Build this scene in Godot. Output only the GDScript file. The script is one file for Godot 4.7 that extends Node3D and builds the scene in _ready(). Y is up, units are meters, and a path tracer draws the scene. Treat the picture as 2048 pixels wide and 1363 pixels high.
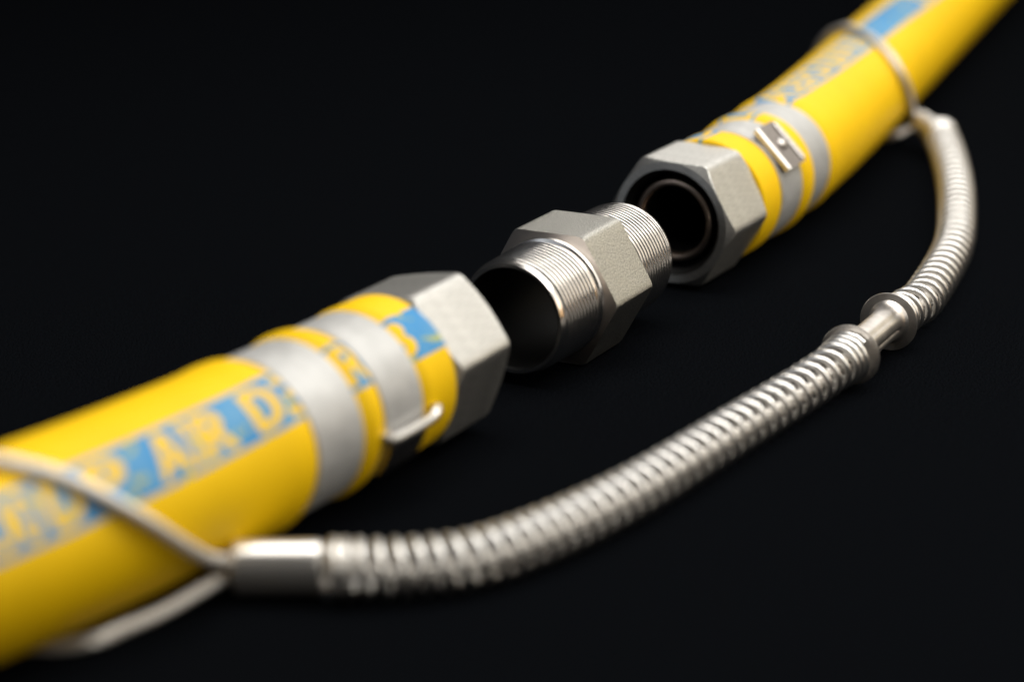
extends Node3D
# A hose coupling laid out on black cloth. Lengths below are centimetres; S turns them into metres.
const S := 0.01
const HOSE_R := 2.80
const HOSE_Y := 2.78
const TABLE_Y := -0.06

# ---------------------------------------------------------------- mesh builder
class Mb:
	var v := PackedVector3Array()
	var n := PackedVector3Array()
	var uv := PackedVector2Array()
	var idx := PackedInt32Array()

	func tri(a: int, b: int, c: int) -> void:
		# front faces run clockwise seen from the side the normals point to
		var g := (v[b] - v[a]).cross(v[c] - v[a])
		if g.dot(n[a] + n[b] + n[c]) > 0.0:
			idx.append_array([a, c, b])
		else:
			idx.append_array([a, b, c])

	# rows of points; columns run round (closed) or across; smooth normals
	func grid(rows: Array, closed := true, flip := false, uvs: Array = []) -> void:
		var m: int = rows.size()
		var k: int = rows[0].size()
		var base := v.size()
		var sg := -1.0 if flip else 1.0
		for j in m:
			var row: PackedVector3Array = rows[j]
			var lo: PackedVector3Array = rows[maxi(j - 1, 0)]
			var hi: PackedVector3Array = rows[mini(j + 1, m - 1)]
			for i in k:
				var i0 := i - 1
				var i1 := i + 1
				if closed:
					if i0 < 0: i0 = k - 2
					if i1 > k - 1: i1 = 1
				else:
					i0 = maxi(i0, 0)
					i1 = mini(i1, k - 1)
				var du := row[i1] - row[i0]
				var dv := hi[i] - lo[i]
				v.append(row[i])
				n.append(du.cross(dv).normalized() * sg)
				if uvs.size(): uv.append(uvs[j][i])
				else: uv.append(Vector2(float(i) / (k - 1), float(j) / (m - 1)))
		for j in m - 1:
			for i in k - 1:
				var a := base + j * k + i
				tri(a, a + 1, a + k + 1)
				tri(a, a + k + 1, a + k)

	# flat shaded quad
	func quad(a: Vector3, b: Vector3, c: Vector3, d: Vector3, out: Vector3, uvs: Array = []) -> void:
		var g := (b - a).cross(c - a)
		if g.length_squared() < 1e-16:
			g = (c - a).cross(d - a)
		if g.length_squared() < 1e-18:
			return
		g = g.normalized()
		if g.dot(out) < 0.0: g = -g
		var base := v.size()
		for p in [a, b, c, d]:
			v.append(p)
			n.append(g)
			uv.append(uvs[v.size() - 1 - base] if uvs.size() else Vector2(p.x, p.y + p.z) * 0.1)
		tri(base, base + 1, base + 2)
		tri(base, base + 2, base + 3)

	# turned profile: points (z along F, radius); each profile segment keeps its own normals
	func lathe(c: Vector3, f: Vector3, u: Vector3, prof: Array, seg := 96) -> void:
		var r := f.cross(u)
		for q in prof.size() - 1:
			var p0: Vector2 = prof[q]
			var p1: Vector2 = prof[q + 1]
			var t := (p1 - p0).normalized()
			var nn := Vector2(-t.y, t.x)   # (along z, along radius)
			var base := v.size()
			for i in seg + 1:
				var a := TAU * i / seg
				var d := u * cos(a) + r * sin(a)
				for p in [p0, p1]:
					v.append(c + f * p.x + d * p.y)
					n.append((f * nn.x + d * nn.y).normalized())
					uv.append(Vector2(float(i) / seg, p.x))
			for i in seg:
				var b := base + i * 2
				tri(b, b + 2, b + 3)
				tri(b, b + 3, b + 1)

	# tube swept along a path, parallel transported; radius(i, angle) from a callable or a number
	func sweep(path: PackedVector3Array, sides: int, rad: Callable, caps := true, squash := Vector2.ONE, up0 := Vector3.UP) -> void:
		var m := path.size()
		var rows := []
		var t0 := (path[1] - path[0]).normalized()
		var u := (up0 - t0 * up0.dot(t0)).normalized()
		for j in m:
			var t := (path[mini(j + 1, m - 1)] - path[maxi(j - 1, 0)]).normalized()
			u = (u - t * u.dot(t)).normalized()
			var r := t.cross(u)
			var row := PackedVector3Array()
			for i in sides + 1:
				var a := TAU * i / sides
				var q: float = rad.call(j, a)
				row.append(path[j] + u * (cos(a) * q * squash.y) + r * (sin(a) * q * squash.x))
			rows.append(row)
		grid(rows)
		if caps:
			for e in [0, m - 1]:
				var row: PackedVector3Array = rows[e]
				var out := (path[0] - path[1]) if e == 0 else (path[m - 1] - path[m - 2])
				for i in sides:
					quad(path[e], row[i], row[i + 1], path[e], out)

	func commit(org: Vector3) -> ArrayMesh:
		var a := []
		a.resize(Mesh.ARRAY_MAX)
		var w := PackedVector3Array()
		w.resize(v.size())
		for i in v.size():
			w[i] = (v[i] - org) * S
		a[Mesh.ARRAY_VERTEX] = w
		a[Mesh.ARRAY_NORMAL] = n
		a[Mesh.ARRAY_TEX_UV] = uv
		a[Mesh.ARRAY_INDEX] = idx
		var m := ArrayMesh.new()
		m.add_surface_from_arrays(Mesh.PRIMITIVE_TRIANGLES, a)
		return m


func thing(called: String, at: Vector3, label: String, category: String, group := "") -> Node3D:
	var o := Node3D.new()
	o.name = called
	add_child(o, true)
	o.position = at * S
	o.set_meta("label", label)
	o.set_meta("category", category)
	o.set_meta("org", at)
	if group: o.set_meta("group", group)
	return o


func part(called: String, mb: Mb, m: Material, parent: Node3D, label := "") -> MeshInstance3D:
	var o := MeshInstance3D.new()
	var root: Node3D = parent
	while not root.has_meta("org"): root = root.get_parent()
	o.mesh = mb.commit(root.get_meta("org"))
	o.material_override = m
	o.name = called
	o.cast_shadow = GeometryInstance3D.SHADOW_CASTING_SETTING_ON
	parent.add_child(o, true)
	if label: o.set_meta("label", label)
	return o


# ---------------------------------------------------------------- materials
func noise_tex(freq: float, octaves: int, seed_: int, size := 512, normal := 0.0, ramp: Gradient = null, stretch := Vector2.ONE) -> Texture2D:
	var f := FastNoiseLite.new()
	f.noise_type = FastNoiseLite.TYPE_SIMPLEX_SMOOTH
	f.seed = seed_
	f.frequency = freq
	f.fractal_octaves = octaves
	var t := NoiseTexture2D.new()
	t.width = int(size * stretch.x)
	t.height = int(size * stretch.y)
	t.seamless = true
	t.noise = f
	if ramp: t.color_ramp = ramp
	if normal > 0.0:
		t.as_normal_map = true
		t.bump_strength = normal
	return t


func ramp(a: float, b: float) -> Gradient:
	var g := Gradient.new()
	g.set_color(0, Color(a, a, a))
	g.set_color(1, Color(b, b, b))
	return g


func lin(r: float, g: float, b: float) -> Color:
	return Color(r, g, b).linear_to_srgb()


func steel(color: Color, rough: float, bump_freq: float, bump_cm: float, scale: float, seed_: int, rough_lo := 0.8) -> StandardMaterial3D:
	var m := StandardMaterial3D.new()
	m.albedo_color = color
	m.metallic = 1.0
	m.roughness = rough
	m.uv1_triplanar = true
	m.uv1_scale = Vector3.ONE * scale
	if bump_cm > 0.0:
		m.heightmap_enabled = true
		m.heightmap_texture = noise_tex(bump_freq, 3, seed_)
		m.heightmap_scale = bump_cm
		m.roughness_texture = noise_tex(0.012, 4, seed_ + 5, 512, 0.0, ramp(rough_lo, 1.0))
		m.albedo_texture = noise_tex(0.01, 5, seed_ + 9, 512, 0.0, ramp(0.86, 1.0))
	return m


# ---------------------------------------------------------------- the two hoses' centre lines
class HoseLine:
	var p0: Vector3
	var yaw0: float
	var k1: float
	var k2: float
	var sgn: float
	var pts := PackedVector3Array()
	var step := 0.1

	func _init(a: Vector3, y: float, b: float, c: float, s: float, length: float) -> void:
		p0 = a
		yaw0 = y
		k1 = b
		k2 = c
		sgn = s
		# starts 4 cm behind the nut's middle, inside the bore
		var back := PackedVector3Array()
		var p := p0
		for i in 40:
			p -= fwd(-i * step) * step * sgn
			back.append(p)
		back.reverse()
		pts = back
		pts.append(p0)
		p = p0
		for i in int(length / step):
			p += fwd(i * step) * step * sgn
			pts.append(p)

	func fwd(t: float) -> Vector3:
		# the bend eases out into a straight run
		var b := minf(t, 25.0) if k2 < 0.0 and sgn > 0.0 else t
		var y := yaw0 + k1 * b + k2 * b * b
		return Vector3(cos(y), 0, -sin(y))

	func at(t: float) -> Vector3:
		var x := clampf((t + 4.0) / step, 0.0, pts.size() - 1.001)
		var i := int(x)
		return pts[i].lerp(pts[i + 1], x - i)

	# a point at distance t along, angle (degrees, 0 = up, + = towards the camera's side), radius
	func on(t: float, deg: float, rad: float) -> Vector3:
		var f := fwd(t)
		var r := f.cross(Vector3.UP)
		var a := deg_to_rad(deg)
		return at(t) + (Vector3.UP * cos(a) + r * sin(a)) * rad


func catmull(src: Array, per := 12) -> PackedVector3Array:
	var out := PackedVector3Array()
	var m := src.size()
	for i in m - 1:
		var a: Vector3 = src[maxi(i - 1, 0)]
		var b: Vector3 = src[i]
		var c: Vector3 = src[i + 1]
		var d: Vector3 = src[mini(i + 2, m - 1)]
		for k in per:
			out.append(b.cubic_interpolate(c, a, d, float(k) / per))
	out.append(src[m - 1])
	return out


func resample(p: PackedVector3Array, step: float) -> PackedVector3Array:
	var total := 0.0
	for i in p.size() - 1: total += p[i].distance_to(p[i + 1])
	var cnt := maxi(int(total / step), 2)
	var out := PackedVector3Array()
	var i := 0
	var acc := 0.0
	for k in cnt + 1:
		var want := total * k / cnt
		while i < p.size() - 2 and acc + p[i].distance_to(p[i + 1]) < want:
			acc += p[i].distance_to(p[i + 1])
			i += 1
		var seg := p[i].distance_to(p[i + 1])
		out.append(p[i].lerp(p[i + 1], clampf((want - acc) / maxf(seg, 1e-6), 0.0, 1.0)))
	return out


# ---------------------------------------------------------------- hexagons
# radius of a hexagon with flats up and down, its edges slightly rounded
func hex_r(phi: float, half: float, round_: float) -> float:
	var a := fposmod(phi + PI / 6.0, PI / 3.0) - PI / 6.0
	var r := half / cos(a)
	var rc := half / cos(PI / 6.0) - round_
	# soft cut of the corner
	var k := rc * 0.012
	return -k * log(exp(-r / k) + exp(-rc / k))


func hexagon(mb: Mb, face_near: Mb, face_far: Mb, c: Vector3, f: Vector3, roll: float, half: float, length: float, face_a: float, face_b: float, bore_a: float, bore_b: float, round_: float, slope := 1.75) -> void:
	var u := Vector3.UP
	var r := f.cross(u)
	# angles: dense at the corners
	var ang := PackedFloat32Array()
	for k in 6:
		var c0 := k * PI / 3.0 - PI / 6.0
		for s in [-0.0, 0.02, 0.04, 0.06, 0.085, 0.12, 0.18, 0.26, 0.36, 0.45, 0.5236, 0.6, 0.69, 0.79, 0.87, 0.93, 0.965, 0.99, 1.01, 1.03]:
			ang.append(c0 + s)
	ang.append(TAU - PI / 6.0)
	var zs := PackedFloat32Array()
	var hl := length / 2.0
	var steps := 14
	for i in steps + 1: zs.append(-hl + 0.42 * pow(float(i) / steps, 1.5))
	for i in 5: zs.append(lerpf(-hl + 0.5, hl - 0.5, i / 4.0))
	for i in steps + 1: zs.append(hl - 0.42 * pow(float(steps - i) / steps, 1.5))
	var rows := []
	for z in zs:
		var row := PackedVector3Array()
		for a in ang:
			var rr := hex_r(a, half, round_)
			rr = minf(rr, face_a + (z + hl) * slope)
			rr = minf(rr, face_b + (hl - z) * slope)
			var p := a - roll   # roll turns the top towards the far side
			row.append(c + f * z + (u * cos(p) + r * sin(p)) * rr)
		rows.append(row)
	for j in rows.size() - 1:
		for i in ang.size() - 1:
			var q: Vector3 = rows[j][i]
			mb.quad(q, rows[j][i + 1], rows[j + 1][i + 1], rows[j + 1][i], q - (c + f * zs[j]), [Vector2(zs[j] * 0.1, ang[i] * half * 0.1), Vector2(zs[j] * 0.1, ang[i + 1] * half * 0.1), Vector2(zs[j + 1] * 0.1, ang[i + 1] * half * 0.1), Vector2(zs[j + 1] * 0.1, ang[i] * half * 0.1)])
	# end faces as rings down to the bore
	for e in 2:
		var j := 0 if e == 0 else rows.size() - 1
		var b := bore_a if e == 0 else bore_b
		var z := zs[j]
		for i in ang.size() - 1:
			var p0 := ang[i] - roll
			var p1 := ang[i + 1] - roll
			var d0 := c + f * z + (u * cos(p0) + r * sin(p0)) * b
			var d1 := c + f * z + (u * cos(p1) + r * sin(p1)) * b
			(face_near if e == 0 else face_far).quad(rows[j][i], rows[j][i + 1], d1, d0, f * (-1.0 if e == 0 else 1.0))


# helical thread: rows along F, crest radius from ra to rb
func thread(mb: Mb, c: Vector3, f: Vector3, z0: float, z1: float, ra: float, rb: float, pitch := 0.231, depth := 0.135, runout_a := 0.2, runout_b := 0.2) -> void:
	var u := Vector3.UP
	var r := f.cross(u)
	var rows := []
	var cnt := int((z1 - z0) / pitch * 12.0)
	for j in cnt + 1:
		var z := lerpf(z0, z1, float(j) / cnt)
		var row := PackedVector3Array()
		for i in 129:
			var a := TAU * i / 128
			var x := fposmod(z / pitch - a / TAU, 1.0)
			var h := absf(x - 0.5) * 2.0         # 1 at the root edges, 0 at the crest
			h = smoothstep(0.12, 0.88, h)
			var d := depth * h
			d = lerpf(depth * 0.55, d, clampf((z - z0) / runout_a, 0.0, 1.0) * clampf((z1 - z) / runout_b, 0.0, 1.0))
			var q := lerpf(ra, rb, float(j) / cnt) - d
			row.append(c + f * z + (u * cos(a) + r * sin(a)) * q)
		rows.append(row)
	mb.grid(rows)


# ---------------------------------------------------------------- print on the hose
const TEX_W := 2048
const TEX_H := 1024
const TEX_CM := 36.0

func fill_text(mask: PackedByteArray, glyph: String, x0: float, x1: float, y0: float, y1: float) -> void:
	# fills the letter's own outline, scaled into the given box
	var font := SystemFont.new()
	font.font_names = PackedStringArray(["Droid Sans"])
	font.font_weight = 700
	var tm := TextMesh.new()
	tm.text = glyph
	tm.font = font
	tm.font_size = 64
	tm.depth = 0.0
	tm.curve_step = 2.0
	var arr := tm.get_mesh_arrays()
	var vs: PackedVector3Array = arr[Mesh.ARRAY_VERTEX]
	var ix = arr[Mesh.ARRAY_INDEX]
	if vs.is_empty():
		return
	var lo := Vector2(1e9, 1e9)
	var hi := -lo
	for p in vs:
		lo = lo.min(Vector2(p.x, p.y))
		hi = hi.max(Vector2(p.x, p.y))
	var cnt: int = ix.size() if ix != null and ix.size() else vs.size()
	for k in range(0, cnt - 2, 3):
		var q := []
		for e in 3:
			var p: Vector3 = vs[ix[k + e]] if ix != null and ix.size() else vs[k + e]
			q.append(Vector2(lerpf(x0, x1, (p.x - lo.x) / (hi.x - lo.x)), lerpf(y1, y0, (p.y - lo.y) / (hi.y - lo.y))))
		var a: Vector2 = q[0]
		var b: Vector2 = q[1]
		var c: Vector2 = q[2]
		var area := (b - a).cross(c - a)
		if absf(area) < 1e-6:
			continue
		for y in range(maxi(0, int(minf(a.y, minf(b.y, c.y)))), mini(TEX_H - 1, int(ceil(maxf(a.y, maxf(b.y, c.y))))) + 1):
			for x in range(maxi(0, int(minf(a.x, minf(b.x, c.x)))), mini(TEX_W - 1, int(ceil(maxf(a.x, maxf(b.x, c.x))))) + 1):
				var p := Vector2(x + 0.5, y + 0.5)
				var w0 := (b - a).cross(p - a) / area
				var w1 := (c - b).cross(p - b) / area
				var w2 := (a - c).cross(p - c) / area
				if w0 >= -0.01 and w1 >= -0.01 and w2 >= -0.01:
					mask[y * TEX_W + x] = 1


# u runs with t, v with the angle; the printed band sits round v = 0.5
func hose_texture(letters: Array, mirrored: bool, seed_: int) -> ImageTexture:
	var mask := PackedByteArray()
	mask.resize(TEX_W * TEX_H)
	var half_px := 18.3 / 360.0 * TEX_H
	for l in letters:
		# on the front hose t runs from right to left, so the letters are laid out mirrored in u
		var xa: float = l[1] / TEX_CM * TEX_W
		var xb: float = l[2] / TEX_CM * TEX_W
		var h := half_px * 0.78
		fill_text(mask, l[0], xa, xb, TEX_H / 2.0 - h, TEX_H / 2.0 + h)
	# thicken the strokes by a few pixels
	var y_lo := int(TEX_H / 2.0 - half_px)
	var y_hi := int(TEX_H / 2.0 + half_px)
	var fat := mask.duplicate()
	for y in range(y_lo, y_hi):
		for x in range(8, TEX_W - 8):
			if mask[y * TEX_W + x]:
				for e in range(-1, 2):
					fat[y * TEX_W + x + e] = 1
				for e in range(-1, 2):
					fat[(y + e) * TEX_W + x] = 1
	mask = fat
	var worn := FastNoiseLite.new()
	worn.seed = seed_
	worn.frequency = 0.02
	worn.fractal_octaves = 4
	var broad := FastNoiseLite.new()
	broad.seed = seed_ + 3
	broad.frequency = 0.004
	broad.fractal_octaves = 3
	var im := Image.create(TEX_W, TEX_H, false, Image.FORMAT_RGB8)
	im.fill(Color(0.905, 0.73, 0.02))
	var yellow := Color(0.905, 0.73, 0.02)
	var blue := Color(0.25, 0.52, 0.72)
	for y in TEX_H:
		var band := absf(y + 0.5 - TEX_H / 2.0) < half_px
		for x in TEX_W:
			var c := yellow
			if band and mask[y * TEX_W + x] == 0:
				var w := clampf((worn.get_noise_2d(x, y) - 0.32) * 4.0, 0.0, 0.7)
				c = blue.lerp(yellow, w)
				c = c.lerp(Color(0.55, 0.66, 0.72), clampf(broad.get_noise_2d(x * 2.0, y * 2.0) * 0.6 + 0.05, 0.0, 0.35))
			var g := 1.0 + 0.03 * broad.get_noise_2d(x, y)
			im.set_pixel(x, y, Color(c.r * g, c.g * g, c.b * g))
	return ImageTexture.create_from_image(im)


# ---------------------------------------------------------------- a hose with its clamps and nut
func hose_radius(t: float, bands: Array) -> float:
	var r := HOSE_R - 0.06 * smoothstep(5.0, 1.5, t)
	for b in bands:
		# pinched under each band, bulging beside it
		var x0: float = b[0]
		var x1: float = b[1]
		var e := 0.42
		r -= 0.20 * smoothstep(x0 - e, x0 + 0.12, t) * smoothstep(x1 + e, x1 - 0.12, t)
		r += 0.05 * exp(-pow((t - (x1 + 0.9)) / 0.6, 2.0))
	return r


func build_hose(root: Node3D, hl: HoseLine, length: float, bands: Array, m: Material, center_deg: Callable) -> void:
	var mb := Mb.new()
	var rows := []
	var uvs := []
	var t := 1.78
	var seg := 120
	while t < length:
		var row := PackedVector3Array()
		var ur := PackedVector2Array()
		var rr := hose_radius(t, bands)
		for i in seg + 1:
			var deg := -180.0 + 360.0 * i / seg
			row.append(hl.on(t, deg, rr))
			var cd: float = center_deg.call(t)
			ur.append(Vector2(t / TEX_CM, 0.5 + (deg - cd) / 360.0))
		if rows.is_empty():
			# cut end of the hose against the nut, its edge rounded
			for e in [[0.66, 0.0], [0.93, 0.0], [0.965, 0.02], [0.99, 0.06]]:
				var cut := PackedVector3Array()
				for i in seg + 1:
					cut.append(hl.on(t - 0.08 + e[1], -180.0 + 360.0 * i / seg, rr * e[0]))
				rows.append(cut)
				uvs.append(ur)
		rows.append(row)
		uvs.append(ur)
		t += 0.07 if t < 11.5 else 0.3
	mb.grid(rows, true, hl.sgn < 0.0, uvs)
	part("hose_tube", mb, m, root)


func strap(hl: HoseLine, t0: float, t1: float, bands: Array, off: float, thick: float) -> Mb:
	var mb := Mb.new()
	var mid := (t0 + t1) / 2.0
	var rr := hose_radius(mid, bands) + off
	var w := (t1 - t0) / 2.0
	var b := 0.025
	mb.lathe(hl.at(mid), hl.fwd(mid), Vector3.UP, [Vector2(-w, rr - 0.12), Vector2(-w, rr + thick - b), Vector2(-w + b * 0.4, rr + thick - b * 0.4), Vector2(-w + b, rr + thick), Vector2(w - b, rr + thick), Vector2(w - b * 0.4, rr + thick - b * 0.4), Vector2(w, rr + thick - b), Vector2(w, rr - 0.12), Vector2(-w, rr - 0.12)], 144)
	return mb


# a curved plate lying on the hose between two angles, slightly thick, edges bevelled
func plate(mb: Mb, hl: HoseLine, t0: float, t1: float, a0: float, a1: float, r_of: Callable, thick: float) -> void:
	var na := 14
	var top := []
	var bot := []
	for i in na + 1:
		var a := lerpf(a0, a1, float(i) / na)
		var q: float = r_of.call(float(i) / na)
		var tr := PackedVector3Array()
		var br := PackedVector3Array()
		for t in [t0, t0 + 0.03, t1 - 0.03, t1]:
			var e: float = 0.02 if t == t0 or t == t1 else 0.0
			tr.append(hl.on(t, a, q + thick - e))
			br.append(hl.on(t, a, q))
		top.append(tr)
		bot.append(br)
	var c := hl.at((t0 + t1) / 2.0)
	for i in na:
		for k in 3:
			mb.quad(top[i][k], top[i][k + 1], top[i + 1][k + 1], top[i + 1][k], top[i][k] - c)
			mb.quad(bot[i][k], bot[i][k + 1], bot[i + 1][k + 1], bot[i + 1][k], c - bot[i][k])
		mb.quad(top[i][0], top[i + 1][0], bot[i + 1][0], bot[i][0], top[i][0] - top[i][3])
		mb.quad(top[i][3], top[i + 1][3], bot[i + 1][3], bot[i][3], top[i][3] - top[i][0])
	for k in 3:
		mb.quad(top[0][k], top[0][k + 1], bot[0][k + 1], bot[0][k], top[0][k] - top[1][k])
		mb.quad(top[na][k], top[na][k + 1], bot[na][k + 1], bot[na][k], top[na][k] - top[na - 1][k])


func rod(mb: Mb, pts: Array, r: float, per := 6) -> void:
	mb.sweep(catmull(pts, per), 12, func(_j, _a): return r)


# ---------------------------------------------------------------- rope, spring, ferrule
func rope(mb: Mb, path: PackedVector3Array, r: float) -> void:
	var p := resample(path, 0.06)
	mb.sweep(p, 36, func(j, a):
		var x: float = a * 3.0 - j * 0.06 / 2.4 * TAU * 3.0
		return r * (0.74 + 0.26 * absf(cos(x))))


func spring_path(line: PackedVector3Array, rc_of: Callable, pitch: Callable, closed_a: float, closed_b: float, wire: float, phase: float) -> PackedVector3Array:
	var p := resample(line, 0.02)
	var m := p.size()
	var out := PackedVector3Array()
	var t0 := (p[1] - p[0]).normalized()
	var u := (Vector3.UP - t0 * Vector3.UP.dot(t0)).normalized()
	var th := phase
	var total := 0.02 * m
	var last := -10.0
	for j in m:
		var t := (p[mini(j + 1, m - 1)] - p[maxi(j - 1, 0)]).normalized()
		u = (u - t * u.dot(t)).normalized()
		var r := t.cross(u)
		var s := 0.02 * j
		var pt: float = pitch.call(s / total)
		# the end coils lie close and open out gradually
		var open_ := minf(smoothstep(closed_a, closed_a + 0.9, s), smoothstep(closed_b, closed_b + 0.7, total - s))
		pt = lerpf(wire * 1.06, pt, open_)
		var dth := TAU * 0.02 / pt
		# several samples per step when the coils lie close
		var k := maxi(int(ceil(dth / 0.27)), 1)
		for e in k:
			th += dth / k
			if th - last < 0.24:
				continue
			last = th
			var c := p[j].lerp(p[mini(j + 1, m - 1)], float(e) / k)
			var rc: float = rc_of.call(s, total - s)
			out.append(c + (u * cos(th) + r * sin(th)) * rc)
	return out


# ---------------------------------------------------------------- scene
func softbox(called: String, at: Vector3, to: Vector3, size: Vector2, radiance: float, color: Color) -> void:
	var l := AreaLight3D.new()
	l.name = called
	l.area_size = size
	l.area_normalize_energy = true
	l.light_energy = radiance * size.x * size.y / PI
	l.light_color = color
	l.shadow_enabled = true
	l.area_range = 6.0
	add_child(l, true)
	l.transform = Transform3D(Basis(), at).looking_at(to, Vector3(0.1, 0.2, 1).normalized() if absf((to - at).normalized().y) > 0.9 else Vector3.UP)


func _ready() -> void:
	# camera: a macro view from 28 cm above the cloth, looking 19 degrees down, sharp at the nipple
	var cam := Camera3D.new()
	cam.name = "camera"
	add_child(cam)
	var half_tan := 681.5 / 4410.0
	var att := CameraAttributesPhysical.new()
	att.frustum_focal_length = 12.0 / half_tan
	att.frustum_focus_distance = 0.842
	att.frustum_near = 0.05
	att.frustum_far = 20.0
	att.exposure_aperture = 3.95
	cam.attributes = att
	cam.position = Vector3(0, 28.21, 0) * S
	cam.rotation_degrees = Vector3(-19.3, 0, 0)
	cam.fov = rad_to_deg(2.0 * atan(half_tan))
	cam.near = 0.05
	cam.far = 20.0
	cam.current = true

	var we := WorldEnvironment.new()
	we.name = "environment"
	var env := Environment.new()
	env.background_mode = Environment.BG_COLOR
	env.background_color = lin(0.012, 0.0125, 0.014)
	env.tonemap_mode = Environment.TONE_MAPPER_LINEAR
	env.tonemap_exposure = 1.0
	env.sdfgi_enabled = true
	env.ssao_enabled = true
	env.ssil_enabled = true
	we.environment = env
	add_child(we)

	# studio lamps: a big softbox overhead, a warm one low on the right, two narrow warm strips
	softbox("softbox_overhead", Vector3(0.24, 0.98, -0.76), Vector3(0.03, 0.0, -0.72), Vector2(1.35, 0.80), 5.4, Color(1.0, 0.985, 0.96))
	softbox("softbox_back_right", Vector3(0.50, 0.62, -1.75), Vector3(0.05, 0.02, -0.80), Vector2(1.1, 0.6), 2.0, Color(1.0, 0.985, 0.96))
	softbox("softbox_right", Vector3(1.05, 0.36, -1.25), Vector3(0.05, 0.02, -0.78), Vector2(0.50, 0.36), 1.8, Color(1.0, 0.95, 0.84))
	softbox("softbox_front_right", Vector3(1.0, 0.80, -0.12), Vector3(-0.02, 0.02, -0.70), Vector2(1.9, 1.2), 1.5, Color(1.0, 0.975, 0.93))
	softbox("softbox_left", Vector3(-0.95, 0.30, -0.15), Vector3(0.05, 0.02, -0.80), Vector2(0.5, 0.4), 2.2, Color(0.93, 0.96, 1.0))
	softbox("strip_warm", Vector3(0.95, 0.22, -0.62), Vector3(0.03, 0.02, -0.78), Vector2(0.05, 0.5), 3.5, Color(1.0, 0.80, 0.55))

	# setting
	var cloth := StandardMaterial3D.new()
	cloth.resource_name = "black_cloth"
	cloth.albedo_color = lin(0.0037, 0.0043, 0.0055)
	cloth.roughness = 1.0
	cloth.specular_mode = BaseMaterial3D.SPECULAR_DISABLED
	cloth.uv1_triplanar = true
	cloth.uv1_world_triplanar = true
	cloth.uv1_scale = Vector3.ONE * 25.0
	cloth.albedo_texture = noise_tex(0.09, 2, 11, 512, 0.0, ramp(0.35, 1.3))
	var table := MeshInstance3D.new()
	table.name = "tabletop"
	var bm := BoxMesh.new()
	bm.size = Vector3(5.0, 0.03, 5.0)
	table.mesh = bm
	table.material_override = cloth
	table.position = Vector3(0.2, TABLE_Y * S - 0.015, -1.2)
	add_child(table)
	table.set_meta("kind", "structure")
	table.set_meta("label", "plain black cloth surface under the hoses and the cable")
	table.set_meta("category", "tabletop")

	# materials
	var nut_m := steel(lin(0.64, 0.63, 0.60), 0.48, 0.05, 0.004, 30.0, 21)
	# brushed along the axis: the nuts carry their own coordinates
	nut_m.uv1_triplanar = false
	nut_m.uv1_scale = Vector3(2.0, 22.0, 1.0)
	nut_m.heightmap_scale = 0.0015
	nut_m.albedo_texture = noise_tex(0.012, 4, 27, 512, 0.0, ramp(0.84, 1.03))
	var cast_m := steel(lin(0.86, 0.84, 0.775), 0.34, 0.16, 0.022, 30.0, 31)
	cast_m.albedo_texture = noise_tex(0.12, 2, 33, 512, 0.0, ramp(0.25, 1.35))  # sparkle of light on the bumps is put into the colour here
	cast_m.heightmap_texture = noise_tex(0.12, 2, 33)
	var turned_m := steel(lin(0.78, 0.75, 0.715), 0.215, 0.0, 0.0, 30.0, 41)
	var face_m := steel(lin(0.50, 0.46, 0.43), 0.32, 0.0, 0.0, 30.0, 42)
	var seat_m := steel(lin(0.74, 0.58, 0.46), 0.28, 0.0, 0.0, 30.0, 45)  # warm tint puts an orange reflection into the steel's colour
	var bore_shade_m := steel(lin(0.02, 0.02, 0.02), 0.6, 0.0, 0.0, 30.0, 43)  # steel, with the shade inside the bores put into its near-black colour
	var strap_m := steel(lin(0.56, 0.56, 0.55), 0.58, 0.02, 0.001, 22.0, 51)
	strap_m.metallic = 0.5
	var buckle_m := steel(lin(0.66, 0.62, 0.59), 0.30, 0.02, 0.004, 40.0, 61)
	var plate_shade_m := steel(lin(0.30, 0.265, 0.24), 0.42, 0.02, 0.004, 40.0, 65)  # buckle steel darkened in colour, standing for a face that reflects no lamp
	var wire_m := steel(lin(0.88, 0.86, 0.83), 0.37, 0.03, 0.002, 40.0, 71)
	var rope_m := steel(lin(0.68, 0.65, 0.61), 0.46, 0.0, 0.0, 40.0, 81)
	rope_m.metallic = 0.75
	var sleeve_m := steel(lin(0.72, 0.68, 0.64), 0.42, 0.06, 0.004, 30.0, 91)
	var ferrule_m := steel(lin(0.82, 0.79, 0.75), 0.28, 0.0, 0.0, 30.0, 95)
	ferrule_m.metallic = 0.85

	var front := HoseLine.new(Vector3(-3.25, HOSE_Y, -70.85), 1.0277, 7.3e-5, -4.86e-4, -1.0, 38.0)
	var rear := HoseLine.new(Vector3(7.34, HOSE_Y, -88.86), 1.0224, 0.01491, -2.954e-4, 1.0, 75.0)

	make_front_hose(front, nut_m, bore_shade_m, turned_m, strap_m, buckle_m, wire_m)
	make_nipple(face_m, cast_m, turned_m, bore_shade_m)
	make_rear_hose(rear, nut_m, bore_shade_m, seat_m, strap_m, buckle_m, plate_shade_m, ferrule_m)
	make_whip_check(front, rear, wire_m, rope_m, sleeve_m, ferrule_m)


func hose_material(tex: Texture2D, seed_: int) -> StandardMaterial3D:
	var m := StandardMaterial3D.new()
	m.albedo_texture = tex
	m.roughness = 0.58
	m.metallic_specular = 0.32
	m.roughness_texture = noise_tex(0.01, 4, seed_, 512, 0.0, ramp(0.93, 1.0))
	m.heightmap_enabled = true
	m.heightmap_texture = noise_tex(0.06, 3, seed_ + 1, 1024)
	m.heightmap_scale = 0.0015
	return m


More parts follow.
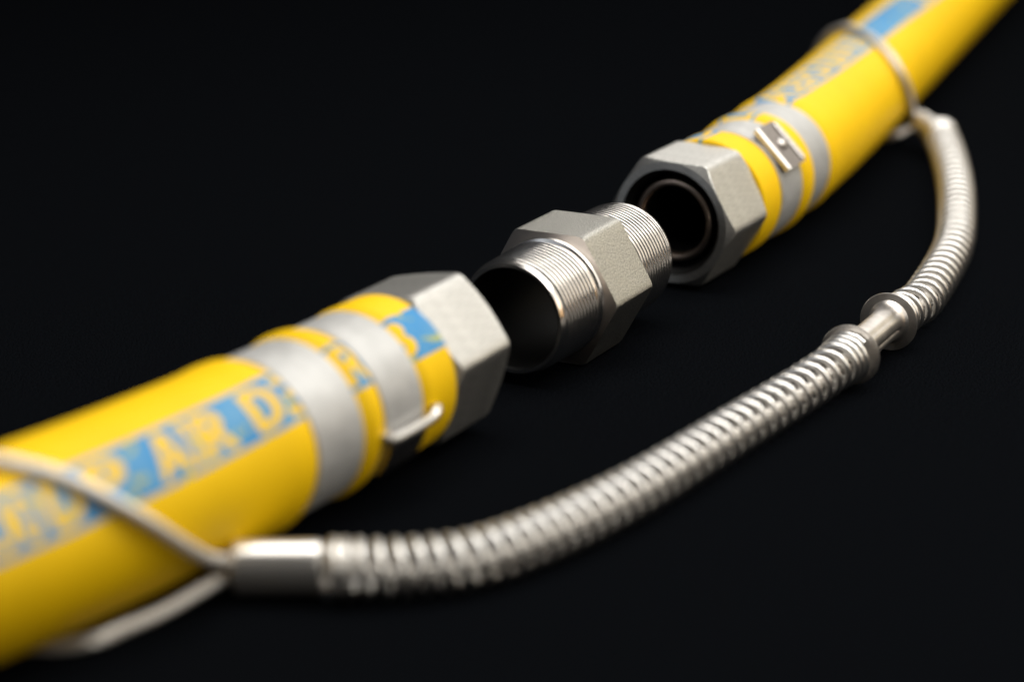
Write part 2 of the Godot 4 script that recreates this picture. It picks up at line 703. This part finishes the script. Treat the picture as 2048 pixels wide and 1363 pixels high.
func make_front_hose(hl: HoseLine, nut_m: Material, bore_shade_m: Material, turned_m: Material, strap_m: Material, buckle_m: Material, lip_m: Material) -> void:
	var root := thing("air_hose", Vector3(-8.5, TABLE_Y, -62.4), "yellow air hose with blue printed stripe and hexagonal nut, nearest the camera at lower left", "air hose", "yellow air hoses")
	var bands := [[3.65, 5.75], [6.85, 9.15]]
	var tex := hose_texture([["O", 21.1, 20.0], ["O", 19.95, 19.25], ["D", 18.95, 17.9], ["P", 17.45, 16.2], ["A", 15.2, 14.0], ["I", 13.9, 13.5], ["R", 13.35, 12.15], ["D", 11.25, 10.0], ["3", 9.85, 8.7], ["R", 6.95, 5.65], ["B", 4.45, 3.1], ["W", 23.4, 21.5], ["A", 25.2, 23.8], ["S", 27.0, 25.8]], true, 5)
	build_hose(root, hl, 36.0, bands, hose_material(tex, 401), func(t): return 40.5 if t < 9.0 else 40.5 + 0.78 * (t - 9.0))

	for k in 2:
		var b: Array = bands[k]
		var clamp_ := part("clamp_band", strap(hl, b[0], b[1], bands, 0.0, 0.10), strap_m, root)
		if k == 0:
			var mb := Mb.new()
			plate(mb, hl, 3.68, 5.72, 97.0, 128.0, func(_q): return 2.76, 0.16)
			part("buckle", mb, buckle_m, clamp_)
			mb = Mb.new()
			rod(mb, [hl.on(6.05, 92, 2.84), hl.on(6.0, 95, 2.93), hl.on(5.75, 97.5, 2.98), hl.on(4.6, 98.0, 3.0), hl.on(3.6, 97.5, 2.98), hl.on(3.3, 95.5, 2.94), hl.on(3.2, 92, 2.86)], 0.19)
			part("buckle_lip", mb, lip_m, clamp_)
		else:
			# free strap end wrapped once more over the band
			var mb := Mb.new()
			plate(mb, hl, b[0] + 0.06, b[1] - 0.06, -150.0, -60.0, func(_q): return hose_radius(8.0, bands) + 0.09, 0.09)
			part("strap_end", mb, strap_m, clamp_)

	var mb := Mb.new()
	hexagon(mb, mb, mb, Vector3(-3.30, HOSE_Y, -70.78), Vector3(cos(1.04), 0, -sin(1.04)), 0.205, 2.575, 3.38, 2.62, 2.56, 2.45, 2.15, 0.05)
	var nut := part("hex_nut", mb, nut_m, root)
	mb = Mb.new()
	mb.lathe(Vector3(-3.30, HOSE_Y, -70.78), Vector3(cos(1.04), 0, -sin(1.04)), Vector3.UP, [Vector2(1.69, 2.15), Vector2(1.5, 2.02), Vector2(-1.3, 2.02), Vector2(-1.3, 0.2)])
	part("threaded_bore", mb, bore_shade_m, nut)


func make_nipple(face_m: Material, cast_m: Material, turned_m: Material, bore_shade_m: Material) -> void:
	var c := Vector3(2.132, 2.5, -79.655)
	var yaw := 1.053
	var f := Vector3(cos(yaw), 0, -sin(yaw))
	var root := thing("hex_nipple", Vector3(c.x, TABLE_Y, c.z), "short steel pipe nipple with grainy hexagon, threaded both ends, between the two hoses", "pipe nipple")
	var mb := Mb.new()
	var faces := [Mb.new(), Mb.new()]
	hexagon(mb, faces[0], faces[1], c, f, 0.026, 2.5, 2.94, 2.80, 2.80, 2.1, 2.1, 0.025)
	part("hexagon", mb, cast_m, root)
	for fc in faces: part("end_face", fc, face_m, root)
	for s in [-1.0, 1.0]:
		mb = Mb.new()
		var e := 4.38
		if s < 0.0:
			thread(mb, c, f, -4.22, -1.78, 2.20, 2.28)
			mb.lathe(c, f, Vector3.UP, [Vector2(-e, 1.94), Vector2(-e, 2.075), Vector2(-4.22, 2.13)])
			mb.lathe(c, f, Vector3.UP, [Vector2(-1.78, 2.21), Vector2(-1.74, 2.14), Vector2(-1.62, 2.14), Vector2(-1.56, 2.28), Vector2(-1.46, 2.33)])
		else:
			thread(mb, c, f, 1.78, 4.62, 2.28, 2.21)
			mb.lathe(c, f, Vector3.UP, [Vector2(4.62, 2.14), Vector2(e + 0.40, 2.08), Vector2(e + 0.40, 1.94)])
			mb.lathe(c, f, Vector3.UP, [Vector2(1.46, 2.33), Vector2(1.56, 2.28), Vector2(1.62, 2.14), Vector2(1.74, 2.14), Vector2(1.78, 2.21)])
		part("pipe_thread", mb, turned_m, root)
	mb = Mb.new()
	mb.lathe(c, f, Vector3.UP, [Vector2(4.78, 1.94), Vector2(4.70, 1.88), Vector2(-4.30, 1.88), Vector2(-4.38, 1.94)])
	part("bore", mb, bore_shade_m, root)


func make_rear_hose(hl: HoseLine, nut_m: Material, bore_shade_m: Material, seat_m: Material, strap_m: Material, buckle_m: Material, plate_shade_m: Material, ferrule_m: Material) -> void:
	var root := thing("air_hose", Vector3(15.8, TABLE_Y, -107.0), "yellow air hose running off to the upper right, its open hexagonal nut facing the camera", "air hose", "yellow air hoses")
	root.name = "air_hose_001"
	var bands := [[3.7, 6.05], [7.5, 9.8]]
	var letters := [["D", 1.6, 3.75]]
	var x := 4.0
	for g in "AIRPACERSAIRPACERSAIRCE":
		if x < 25.5 or x > 34.5: letters.append([g, x, x + 1.2])
		x += 1.45
	var tex := hose_texture(letters, false, 17)
	build_hose(root, hl, 72.0, bands, hose_material(tex, 411), func(t): return -4.0 + (0.62 * (t - 10.0) if t > 10.0 else 2.4 * (t - 10.0)))
	for k in 2:
		var b: Array = bands[k]
		var clamp_ := part("clamp_band", strap(hl, b[0], b[1], bands, 0.0, 0.10), strap_m, root)
		if k == 0:
			var rr := hose_radius(4.9, bands) + 0.09
			var mb := Mb.new()
			# flat buckle box, standing off the hose in the middle of its span
			plate(mb, hl, 3.95, 6.0, 23.0, 66.0, func(q): return (rr + 0.02) / cos(deg_to_rad(lerpf(-21.5, 21.5, q))), 0.16)
			part("buckle", mb, plate_shade_m, clamp_)
			mb = Mb.new()
			var bar := []
			for e in 7:
				var q := lerpf(-21.0, 21.0, e / 6.0)
				bar.append(hl.on(4.0, 44.5 + q, (rr + 0.19) / cos(deg_to_rad(q))))
			rod(mb, bar, 0.15)
			part("buckle_lip", mb, ferrule_m, clamp_)
			mb = Mb.new()
			# punched dimple standing proud of the plate
			var cc := hl.on(5.1, 44, rr + 0.17)
			var nn := (cc - hl.at(5.1)).normalized()
			var uu := hl.fwd(5.1)
			var ww := nn.cross(uu)
			var dome := []
			for j in 9:
				var el := PI / 2.0 * j / 8.0
				var ring := PackedVector3Array()
				for i in 33:
					var az := TAU * i / 32
					ring.append(cc + nn * (0.22 * sin(el)) + (uu * cos(az) + ww * sin(az)) * (0.30 * cos(el) + 0.001))
				dome.append(ring)
			mb.grid(dome)
			part("dimple", mb, buckle_m, clamp_)
			mb = Mb.new()
			plate(mb, hl, 5.72, 6.04, 26.0, 63.0, func(q): return (rr + 0.10) / cos(deg_to_rad(lerpf(-18.5, 18.5, q))), 0.16)
			part("buckle_lip", mb, buckle_m, clamp_)
	var nc := Vector3(7.369, HOSE_Y, -88.82)
	var f := Vector3(cos(1.033), 0, -sin(1.033))
	var mb := Mb.new()
	hexagon(mb, mb, mb, nc, f, -0.018, 2.566, 3.40, 2.56, 2.62, 2.24, 2.45, 0.05)
	var nut := part("hex_nut", mb, nut_m, root)
	# inside: countersink, female thread, a recess with shade put into its colour, then the tail's seat ring
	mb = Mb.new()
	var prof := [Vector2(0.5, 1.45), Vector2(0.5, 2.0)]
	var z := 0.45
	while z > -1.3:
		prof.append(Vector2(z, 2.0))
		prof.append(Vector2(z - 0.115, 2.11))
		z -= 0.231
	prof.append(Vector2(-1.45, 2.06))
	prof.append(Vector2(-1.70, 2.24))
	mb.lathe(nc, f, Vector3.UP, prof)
	part("threaded_bore", mb, bore_shade_m, nut)
	mb = Mb.new()
	mb.lathe(nc, f, Vector3.UP, [Vector2(-0.9, 1.44), Vector2(-1.26, 1.46), Vector2(-1.33, 1.50), Vector2(-1.36, 1.56), Vector2(-1.36, 1.64), Vector2(-1.33, 1.71), Vector2(-1.26, 1.75), Vector2(-0.6, 1.76), Vector2(0.5, 1.76)], 96)
	part("seat_ring", mb, seat_m, nut)
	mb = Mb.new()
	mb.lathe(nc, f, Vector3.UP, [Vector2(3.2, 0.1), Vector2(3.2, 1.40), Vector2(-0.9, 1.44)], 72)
	part("tail_bore", mb, bore_shade_m, nut)


func make_whip_check(front: HoseLine, rear: HoseLine, wire_m: Material, rope_m: Material, sleeve_m: Material, ferrule_m: Material) -> void:
	var root := thing("safety_cable", Vector3(12.4, TABLE_Y, -76.0), "steel safety cable in coil springs with a spool sleeve, looped round both hoses", "safety cable")
	# front spring: from the ferrule to the sleeve's near flange
	var sp_a := Vector3(12.38, 1.08, -75.95)
	var sp_b := Vector3(14.39, 1.08, -79.70)
	var dir := (sp_b - sp_a).normalized()
	var line := catmull([Vector3(-5.35, 0.90, -58.12), Vector3(-2.95, 0.86, -58.25), Vector3(-0.35, 0.84, -59.4), Vector3(3.5, 0.84, -63.4), Vector3(7.7, 0.85, -69.3), Vector3(10.6, 0.92, -73.35), sp_a - dir * 0.15], 24)
	var mb := Mb.new()
	mb.sweep(spring_path(line, func(a, b): return 0.755 + 0.09 * smoothstep(1.5, 0.1, b), func(q): return 0.54 + 0.19 * smoothstep(0.0, 0.75, q), 0.3, 0.8, 0.31, 2.6), 12, func(j, _a): return 0.158 - 0.03 * smoothstep(0.0, 900.0, j))
	part("spring", mb, wire_m, root)
	# rear spring: from the far flange to the rear ferrule
	var line2 := catmull([sp_b + dir * 0.15, Vector3(15.5, 0.98, -81.6), Vector3(16.45, 0.90, -83.4), Vector3(18.75, 0.84, -89.85), Vector3(20.14, 0.84, -96.1), Vector3(21.1, 0.84, -102.0), Vector3(21.65, 0.92, -107.0), Vector3(21.72, 1.05, -109.2)], 24)
	mb = Mb.new()
	mb.sweep(spring_path(line2, func(a, b): return 0.755 + 0.13 * smoothstep(1.2, 0.1, a) + 0.05 * smoothstep(0.5, 0.0, b), func(q): return 0.76 + 0.26 * q, 0.4, 0.6, 0.25, 3.4), 12, func(_j, _a): return 0.122)
	part("spring", mb, wire_m, root)
	# the rope inside the springs
	for l in [line, line2]:
		mb = Mb.new()
		var low := PackedVector3Array()
		for i in l.size():
			var p: Vector3 = l[i]
			low.append(p - Vector3(0, 0.22, 0) * clampf(minf(i, l.size() - 1 - i) / 20.0, 0.0, 1.0))
		rope(mb, low, 0.24)
		part("wire_rope", mb, rope_m, root)
	# sleeve: a pressed tube of two lobes that flares into a flange at each end
	var f := dir
	var up := (Vector3.UP - f * f.y).normalized()
	var r := f.cross(up)
	var length := sp_a.distance_to(sp_b)
	mb = Mb.new()
	var rows := []
	var nz := 40
	for j in nz + 1:
		var z := length * j / nz
		var e := minf(z, length - z)
		var flare := 0.22 * exp(-e / 0.16)
		var row := PackedVector3Array()
		for i in 97:
			var a := TAU * i / 96
			# two round strands side by side under one skin: a groove runs along the camera's side
			var g := 0.11 * exp(-pow(angle_difference(a, 1.75) / 0.16, 2.0)) * smoothstep(0.25, 0.6, e)
			g += 0.11 * exp(-pow(angle_difference(a, 1.75 + PI) / 0.16, 2.0)) * smoothstep(0.25, 0.6, e)
			var flat_ := 0.035 * exp(-pow(angle_difference(a, 0.72) / 0.2, 2.0)) * smoothstep(0.2, 0.5, e)
			var q := 0.65 + 0.03 * cos(2.0 * (a - 0.2)) - g - flat_ + flare
			row.append(sp_a + f * z + (up * cos(a) + r * sin(a)) * q)
		rows.append(row)
	mb.grid(rows)
	var sl := part("sleeve", mb, sleeve_m, root)
	for e in 2:
		mb = Mb.new()
		var c := sp_a if e == 0 else sp_b
		var rf := 1.14
		mb.lathe(c, f, up, [Vector2(-0.03, 0.3), Vector2(-0.03, rf - 0.02), Vector2(-0.018, rf), Vector2(0.018, rf), Vector2(0.03, rf - 0.02), Vector2(0.03, 0.3)], 96)
		part("flange", mb, sleeve_m, sl)

	# ferrules: oval pressed sleeves holding the two strands of each loop
	var fa := Vector3(-8.1, 0.84, -58.25)
	var fb := Vector3(-5.45, 0.90, -58.17)
	ferrule(root, fa, fb, 0.80, ferrule_m)
	var ra := Vector3(20.95, 1.40, -110.7)
	var rb := Vector3(21.72, 1.10, -109.3)
	ferrule(root, ra, rb, 0.60, ferrule_m)

	# loops of rope: each leaves its ferrule, climbs over the hose and comes back under it
	mb = Mb.new()
	var lp := [fb.lerp(fa, 0.7) + Vector3(0, 0.22, 0), fa + Vector3(0, 0.22, 0), front.on(14.3, 110, 3.22), front.on(15.4, 93.5, 3.14), front.on(16.35, 76, 3.10), front.on(17.1, 61, 3.06), front.on(17.75, 47, 3.03), front.on(18.3, 34, 3.02), front.on(18.9, 22, 3.02), front.on(19.5, 8, 3.02), front.on(20.1, -12, 3.02), front.on(20.6, -40, 3.02), front.on(20.7, -75, 3.02), front.on(20.4, -110, 3.02), front.on(19.9, -145, 3.0), front.on(19.2, -180, 2.95), front.on(18.4, -206, 3.02), Vector3(-11.55, 0.24, -54.85), Vector3(-10.8, 0.24, -55.65), Vector3(-9.85, 0.30, -56.6), fa + Vector3(-0.3, -0.22, 0.25), fa + Vector3(0.2, -0.2, 0), fb.lerp(fa, 0.7) + Vector3(0, -0.2, 0)]
	rope(mb, catmull(lp, 16), 0.21)
	part("rope_loop", mb, rope_m, root)
	mb = Mb.new()
	var rd := (ra - rb).normalized()
	lp = [ra - rd * 0.6 + Vector3(0, 0.2, 0), ra + Vector3(0, 0.2, 0), ra + rd * 0.35 + Vector3(-0.15, 0.5, 0), rear.on(24.1, 81, 3.04), rear.on(23.5, 61, 3.03), rear.on(23.8, 42, 3.03), rear.on(24.6, 20, 3.03), rear.on(25.6, 0, 3.03), rear.on(27.2, -21, 3.03), rear.on(28.2, -50, 3.03), rear.on(28.6, -90, 3.03), rear.on(28.2, -130, 3.0), rear.on(27.2, -165, 2.95), rear.on(26.0, -200, 2.98), rear.on(25.0, -225, 3.1), ra + rd * 0.4 + Vector3(-0.1, -0.5, 0.1), ra + Vector3(0, -0.2, 0), ra - rd * 0.6 + Vector3(0, -0.2, 0)]
	rope(mb, catmull(lp, 16), 0.21)
	part("rope_loop", mb, rope_m, root)


func ferrule(root: Node3D, a: Vector3, b: Vector3, r: float, m: Material) -> void:
	var mb := Mb.new()
	var path := PackedVector3Array()
	var prof := [[0.0, 0.72], [0.004, 0.86], [0.02, 0.95], [0.05, 1.0], [0.3, 1.0], [0.7, 1.0], [0.95, 1.0], [0.98, 0.95], [0.996, 0.86], [1.0, 0.72]]
	var rr := []
	for p in prof:
		path.append(a.lerp(b, p[0]))
		rr.append(p[1] * r)
	mb.sweep(path, 40, func(j, _a): return rr[j], true, Vector2(0.82, 1.0))
	part("ferrule", mb, m, root)
